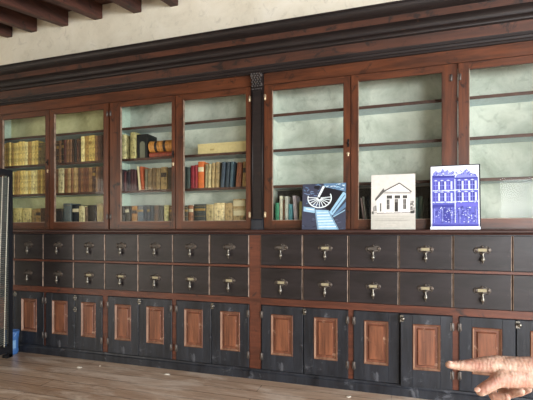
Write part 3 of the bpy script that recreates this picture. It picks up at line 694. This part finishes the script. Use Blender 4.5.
# 3: blue print of two townhouse fronts
P = [((24, 24, 34), R(0, .0, 1, 1)), ((232, 238, 248), R(.015, 0, .972, .985)), ((206, 216, 240), R(.04, .045, .955, .96))]
BL, B2, B3, BW = (84, 88, 178), (52, 54, 142), (122, 128, 202), (196, 206, 238)
P += [(BL, R(.04, .045, .955, .80)), (B2, [(.04, .80), (.5, .80), (.5, .835), (.04, .845)]), (B2, [(.5, .775), (.955, .775), (.955, .80), (.5, .80)])]
P += [(B3, [(.05, .845), (.49, .845), (.45, .90), (.40, .88), (.36, .93), (.30, .90), (.26, .955), (.22, .90), (.16, .89), (.12, .92), (.07, .89)]), (B3, [(.51, .80), (.95, .80), (.90, .85), (.80, .865), (.74, .93), (.70, .915), (.64, .865), (.55, .85)])]
for k in range(40):
    u, v = rnd.uniform(.06, .94), rnd.uniform(.82, .90); P.append((rnd.choice([B2, BW, BL]), R(u, v, u+.02, v+.018)))
for (v0, v1) in ((.615, .755), (.435, .575)):
    for j, u in enumerate((.075, .20, .325, .545, .675, .80)):
        P.append((B2 if j % 2 else (74, 72, 168), R(u, v0, u+.085, v1)))
        P.append((BW, R(u+.09, v0+.005, u+.125, v1-.01)))
        P.append((B3, line((u+.04, v0), (u+.04, v1), .012))); P.append((B3, line((u, (v0+v1)/2), (u+.085, (v0+v1)/2), .01)))
        P.append((BW, [(u, v1), (u+.085, v1), (u+.0425, v1+.018)]))
for v in (.595, .415): 
    P.append((BW, R(.05, v, .49, v+.016))); P.append((BW, R(.51, v+.005, .95, v+.02)))
for k in range(30): u = rnd.uniform(.05, .92); v = rnd.choice([.60, .42]); P.append((rnd.choice([BL, BW]), R(u, v-.012, u+.02, v+.012)))
P += [(B2, R(.05, .34, .49, .385)), ((94, 92, 188), R(.51, .35, .95, .40))]
for u in (.07, .24, .42, .58, .74, .90): P.append((B3, R(u, .10, u+.022, .34)))
P += [(B2, R(.27, .12, .40, .33)), (BW, R(.49, .10, .51, .78))]
for k in range(170):
    u, v = rnd.uniform(.06, .93), rnd.betavariate(2, 2)*.3+.07; P.append((rnd.choice([B2, BW, B3, B3, B2]), R(u, v, u+rnd.uniform(.01, .035), v+rnd.uniform(.006, .02))))
P += [(B2, R(.04, .045, .955, .075)), (BL, R(.04, .075, .955, .09)), ((232, 238, 248), R(.0, 0, .985, .04))]
picture('house_print', (430, 166.2), (480.3, 163.2), (481, 229.6), (430.4, 229.8), P, (24, 24, 34), colmat((24, 24, 32), .4, .05, 'edge'), 'blue and white print of old townhouse fronts, black-edged, rightmost on the ledge', 'picture', tilt=.07)

# ------------------------------------------------------------------ black slatted screen and blue bucket
sx, sy = -3.452, -.165
scr = empty('folding_screen', (sx, sy, 0), 'black slatted screen with pale beaded cords at the left edge, beside the cabinet', 'screen')
m = MB(); H = 1.78; Lf = .62; T = .032
m.box(-T, 0, -.038, 0, 0, H); m.box(-T, 0, -Lf, -Lf+.055, 0, H)
m.box(-T, 0, -Lf+.055, -.037, H-.06, H); m.box(-T, 0, -Lf+.055, -.037, .05, .11)
m.box(-T-.02, .0, -.066, -.0, 0, .03)
m.build('frame', colmat((22, 23, 28), .45, .1, 'lacquer'), scr)
m = MB(); zq = .13
while zq < H-.08:
    m.add([(-T+.004, -Lf+.05, zq), (-T+.004, -.036, zq), (-.006, -.036, zq+.012), (-.006, -Lf+.05, zq+.012), (-T+.004, -Lf+.05, zq+.003), (-T+.004, -.036, zq+.003), (-.006, -.036, zq+.015), (-.006, -Lf+.05, zq+.015)],
          [(0, 1, 2, 3), (4, 7, 6, 5), (0, 4, 5, 1), (3, 2, 6, 7), (1, 5, 6, 2), (0, 3, 7, 4)]); zq += .0185
m.build('slats', colmat((104, 108, 104), .45, .2, 'lacquer'), scr)
for k in range(9):
    y0 = -.046-.060*k; y1 = y0-.045; m = MB()
    if y1 < -Lf+.06: continue
    m.tube([(.001, y0, H-.07), (.001, (y0+y1)/2-.004, .95), (.001, y1, .115)], .0032, 6)
    zq = .13
    while zq < H-.09:
        f = (H-.07-zq)/(H-.185); m.ball((.002, y0+(y1-y0)*f-.004*math.sin(math.pi*f), zq), .0052, .0052, .007, 6); zq += .021
    m.build('beaded_cord', colmat((222, 218, 200), .5, .1, 'bead'), scr)
m = MB()
for yy in (0,): m.box(-T-.42, -T-.002, -Lf, -Lf+.03, 0, H)
m.build('folded_leaf', colmat((22, 23, 28), .45, .1, 'lacquer'), scr)
bk = MB(); cx, cy = -3.548, -.096
bk.lathe([(.052, .0), (.054, .012), (.060, .02), (.056, .05), (.057, .15), (.063, .165), (.062, .18), (.066, .205), (.066, .225), (.061, .225), (.057, .20), (.052, .03), (.001, .028)], (0, 0, 0), 24)
bo = empty('blue_bucket', (cx, cy, 0), 'small blue plastic bucket on the floor beside the black screen', 'bucket')
bk.build('pail', plain('blue_plastic', (66, 108, 166), .35), bo)
lb2 = MB(); lb2.tube([(-.066*math.cos(a), -.010-.066*math.sin(a)*.35, .205-.05*math.sin(a)) for a in [math.pi*k/12 for k in range(13)]], .003)
lb2.build('bail_handle', colmat((150, 176, 206), .4, .1, 'plastic'), bo)
lb3 = MB()
for k in range(4):
    a = math.radians(-60+k*14); a2 = math.radians(-60+(k+1)*14)
    lb3.add([(.0585*math.cos(a), .0585*math.sin(a), .06), (.0585*math.cos(a2), .0585*math.sin(a2), .06), (.0595*math.cos(a2), .0595*math.sin(a2), .14), (.0595*math.cos(a), .0595*math.sin(a), .14)], [(0, 1, 2, 3)])
lb3.build('paper_label', colmat((120, 160, 200), .6, .1, 'paper'), bo)

# plaster flakes on the floor
for (px, py, rr_, lbl) in ((79.5, 367.3, .022, 'white plaster flake on the floor near the left end of the cabinet'), (166.8, 374.2, .024, 'white plaster flake on the floorboards in front of the middle doors'), (348.5, 396.8, .018, 'white plaster flake nearest the bottom edge of the photo'), (100, 366, .008, 'tiny white plaster crumb near the left flake')):
    zc = F*CZ/(py-HY); w = W(px, py, zc); f = MB(); n = 9
    pr_ = [rr_*random.uniform(.6, 1.1) for _ in range(n)]
    f.add([(pr_[k]*math.cos(2*math.pi*k/n)*1.3, pr_[k]*math.sin(2*math.pi*k/n), 0) for k in range(n)]+[(pr_[k]*.8*math.cos(2*math.pi*k/n)*1.3, pr_[k]*.8*math.sin(2*math.pi*k/n), .004) for k in range(n)],
          [tuple(range(n))[::-1], tuple(range(n, 2*n))]+[(k, (k+1) % n, n+(k+1) % n, n+k) for k in range(n)])
    tag(f.build('plaster_flake', colmat((226, 220, 206), .8, .05, 'plaster'), None, (w.x, w.y, .0003)), lbl, 'flake', 'plaster flakes on the floor')

# ------------------------------------------------------------------ the pointing hand
def seg_mesh(mb, a, b, ra, rb, n=16):
    a, b = Vector(a), Vector(b); L = (b-a).length; k = max(3, int(L/.004))
    mb.tube([a.lerp(b, i/k) for i in range(k+1)], [ra+(rb-ra)*i/k for i in range(k+1)], n)
    mb.ball(a, ra, ra, ra, n); mb.ball(b, rb, rb, rb, n)
def chain(mb, pts):
    for (p, r), (q, s) in zip(pts, pts[1:]): seg_mesh(mb, W(*p), W(*q), r, s)
hm = MB()
# index finger: tip, last joint, middle joint, knuckle
chain(hm, [((448.8, 364.8, .845), .0076), ((456.5, 365.4, .85), .0094), ((460, 365.5, .85), .0106), ((470, 365.3, .85), .0126), ((477, 365, .85), .0142), ((487, 364.8, .85), .0178), ((497, 365, .852), .0200)])
# metacarpals to the wrist
wrist = (566, 370, .87)
for kp, r in (((496, 363.5, .852), .0170), ((501, 366, .875), .0165), ((507, 372, .893), .0160), ((514, 380, .905), .0150)):
    chain(hm, [(kp, r), (((kp[0]+566)/2, (kp[1]+369)/2, (kp[2]+.87)/2), .019), (wrist, .021)])
chain(hm, [((502, 366, .848), .018), ((530, 368, .848), .024), (wrist, .024)])
chain(hm, [((505, 374, .845), .019), ((520, 375, .845), .024), ((545, 374, .852), .026), (wrist, .025)])
# thumb: tip, joint, base, root
chain(hm, [((481.0, 390.6, .822), .0112), ((485.5, 388.0, .822), .0122), ((492, 384.0, .824), .0122), ((499, 379.5, .830), .0160), ((511, 377.5, .838), .0212), ((534, 377, .850), .0236), (wrist, .026)])
# skin fold between thumb and index
chain(hm, [((495, 370, .848), .0115), ((501, 374.5, .838), .0165)])
# curled fingers: knuckle, middle joint, last joint, tip
chain(hm, [((503, 368, .875), .0150), ((491, 389, .888), .0098), ((494, 396.6, .868), .0096), ((506, 397.4, .856), .0090)])
chain(hm, [((508, 374, .893), .0145), ((502, 390, .900), .0100), ((509, 394.2, .878), .0096), ((520.5, 391.6, .860), .0090)])
chain(hm, [((514, 380, .905), .0135), ((513, 388, .915), .0098), ((519, 392.5, .902), .0090), ((528, 389, .890), .0084)])
# wrist and forearm
chain(hm, [(wrist, .027), ((600, 374, .885), .029), ((655, 384, .92), .036), ((720, 396, .97), .042)])
tmp = hm.build('body_tmp', 'steel')
md = tmp.modifiers.new('r', 'REMESH'); md.mode = 'VOXEL'; md.voxel_size = .0015; md.use_smooth_shade = True
ms = tmp.modifiers.new('s', 'SMOOTH'); ms.factor = .5; ms.iterations = 7
dg = bpy.context.evaluated_depsgraph_get()
hme = bpy.data.meshes.new_from_object(tmp.evaluated_get(dg)); bpy.data.objects.remove(tmp)
def skin():
    m, nt, b = newmat('aged_skin')
    v = coords(nt, (1, 1, 1), 'Object')
    n = noise(nt, v, 70, 6, .65, .6); n2 = noise(nt, v, 22, 4, .6)
    col = ramp(nt, n, [(.3, lin((138, 104, 86))), (.5, lin((172, 140, 120))), (.7, lin((192, 166, 148)))])
    pk = ramp(nt, n2, [(.42, (0, 0, 0, 1)), (.62, (.5, .5, .5, 1))])
    col = mix(nt, pk, col, lin((166, 106, 92)))
    nt.links.new(col, b.inputs['Base Color']); b.inputs['Roughness'].default_value = .58; b.inputs['Specular IOR Level'].default_value = .3
    b.inputs['Subsurface Weight'].default_value = .12; b.inputs['Subsurface Radius'].default_value = (.01, .004, .002); b.inputs['Subsurface Scale'].default_value = .6
    # creases across the fingers and the back of the hand
    wv = nt.nodes.new('ShaderNodeTexWave'); wv.bands_direction = 'X'; wv.inputs['Scale'].default_value = 38; wv.inputs['Distortion'].default_value = 9
    wv.inputs['Detail'].default_value = 3; wv.inputs['Detail Scale'].default_value = 1.5; nt.links.new(v, wv.inputs['Vector'])
    ad = nt.nodes.new('ShaderNodeMath'); ad.operation = 'MULTIPLY_ADD'; nt.links.new(n, ad.inputs[0]); ad.inputs[1].default_value = 1.6; nt.links.new(wv.outputs['Fac'], ad.inputs[2])
    bump(nt, b, ad.outputs[0], .45, .0008)
    return m
hme.materials.clear(); hme.materials.append(skin())
root = W(*wrist)
hme.transform(Matrix.Translation(-root))
for p_ in hme.polygons: p_.use_smooth = True
per = bpy.data.objects.new('person', hme); C.objects.link(per); per.location = root
tag(per, 'pale hand reaching in from the right edge, index finger pointing left at the doors', 'person')
NAIL = plain('finger_nail', (214, 172, 152), .3)
def nail(c, axis, normal, l, w):
    a = axis.normalized(); n_ = (normal-a*normal.dot(a)).normalized(); b_ = n_.cross(a)
    R_ = Matrix((a, b_, n_)).transposed(); m = MB(); m.ball((0, 0, 0), l, w, .0016, 14, 0, R_)
    o = m.build('fingernail', NAIL, per, c-root); return o
toC = (Vector((0, -D, CZ))-W(480, 391, .822)).normalized()
ax = W(480.2, 390.6, .822)-W(484.5, 388.0, .822)
nd = (Vector((-.35, 0, .1))+toC*.8)
nail(W(479.4, 390.4, .822)+nd.normalized()*.0108, ax, nd, .0062, .0052)
ax = W(448.6, 364.6, .845)-W(456.5, 365.6, .85); nd = Vector((0, 0, 1))+toC*.25
nail(W(450.4, 364.8, .846)+nd.normalized()*.0066, ax, nd, .0058, .0046)
# shirt cuff out of frame to the right
cf = MB(); a, b_ = W(690, 391, .945), W(790, 408, 1.02)
cf.tube([a, a.lerp(b_, .06), a.lerp(b_, .5), b_], [.049, .052, .056, .060], 24)
cf.build('shirt_sleeve', colmat((120, 140, 170), .8, .1, 'cotton'), per, -root)

# ------------------------------------------------------------------ camera, light
cam = bpy.data.cameras.new('camera'); co = bpy.data.objects.new('camera', cam); C.objects.link(co)
cam.sensor_width = 36; cam.lens = F/533*36; cam.shift_y = 31/533; cam.clip_start = .05
co.location = (0, -D, CZ); co.rotation_euler = (math.pi/2, 0, TH)
bpy.context.scene.camera = co
w = bpy.data.worlds.new('daylight'); bpy.context.scene.world = w; w.use_nodes = True
bg = w.node_tree.nodes['Background']; bg.inputs[0].default_value = (.93, .97, 1, 1); bg.inputs[1].default_value = 1.1
def area(name, loc, tgt, sx_, sy_, e, col):
    l = bpy.data.lights.new(name, 'AREA'); l.shape = 'RECTANGLE'; l.size = sx_; l.size_y = sy_; l.energy = e; l.color = col
    o = bpy.data.objects.new(name, l); C.objects.link(o); o.location = loc
    o.rotation_euler = (Vector(tgt)-Vector(loc)).to_track_quat('-Z', 'Y').to_euler(); return o
area('window_daylight', (4.52, -3.1, 1.53), (0, -3.1, 1.53), 3.1, 1.5, 380, (.91, .96, 1))
area('front_daylight', (3.15, -5.22, 1.475), (3.15, 0, 1.475), 2.4, 1.4, 260, (.93, .965, 1))
area('left_warm_fill', (-4.92, -3.7, 1.08), (0, -3.7, 1.08), 2.3, 2.1, 78, (1, .92, .78))  # added warm fill for the left end, no doorway known there
sc = bpy.context.scene
sc.view_settings.view_transform = 'Standard'; sc.view_settings.look = 'None'; sc.view_settings.gamma = 1; sc.view_settings.use_curve_mapping = False
sc.view_settings.exposure = 0.08
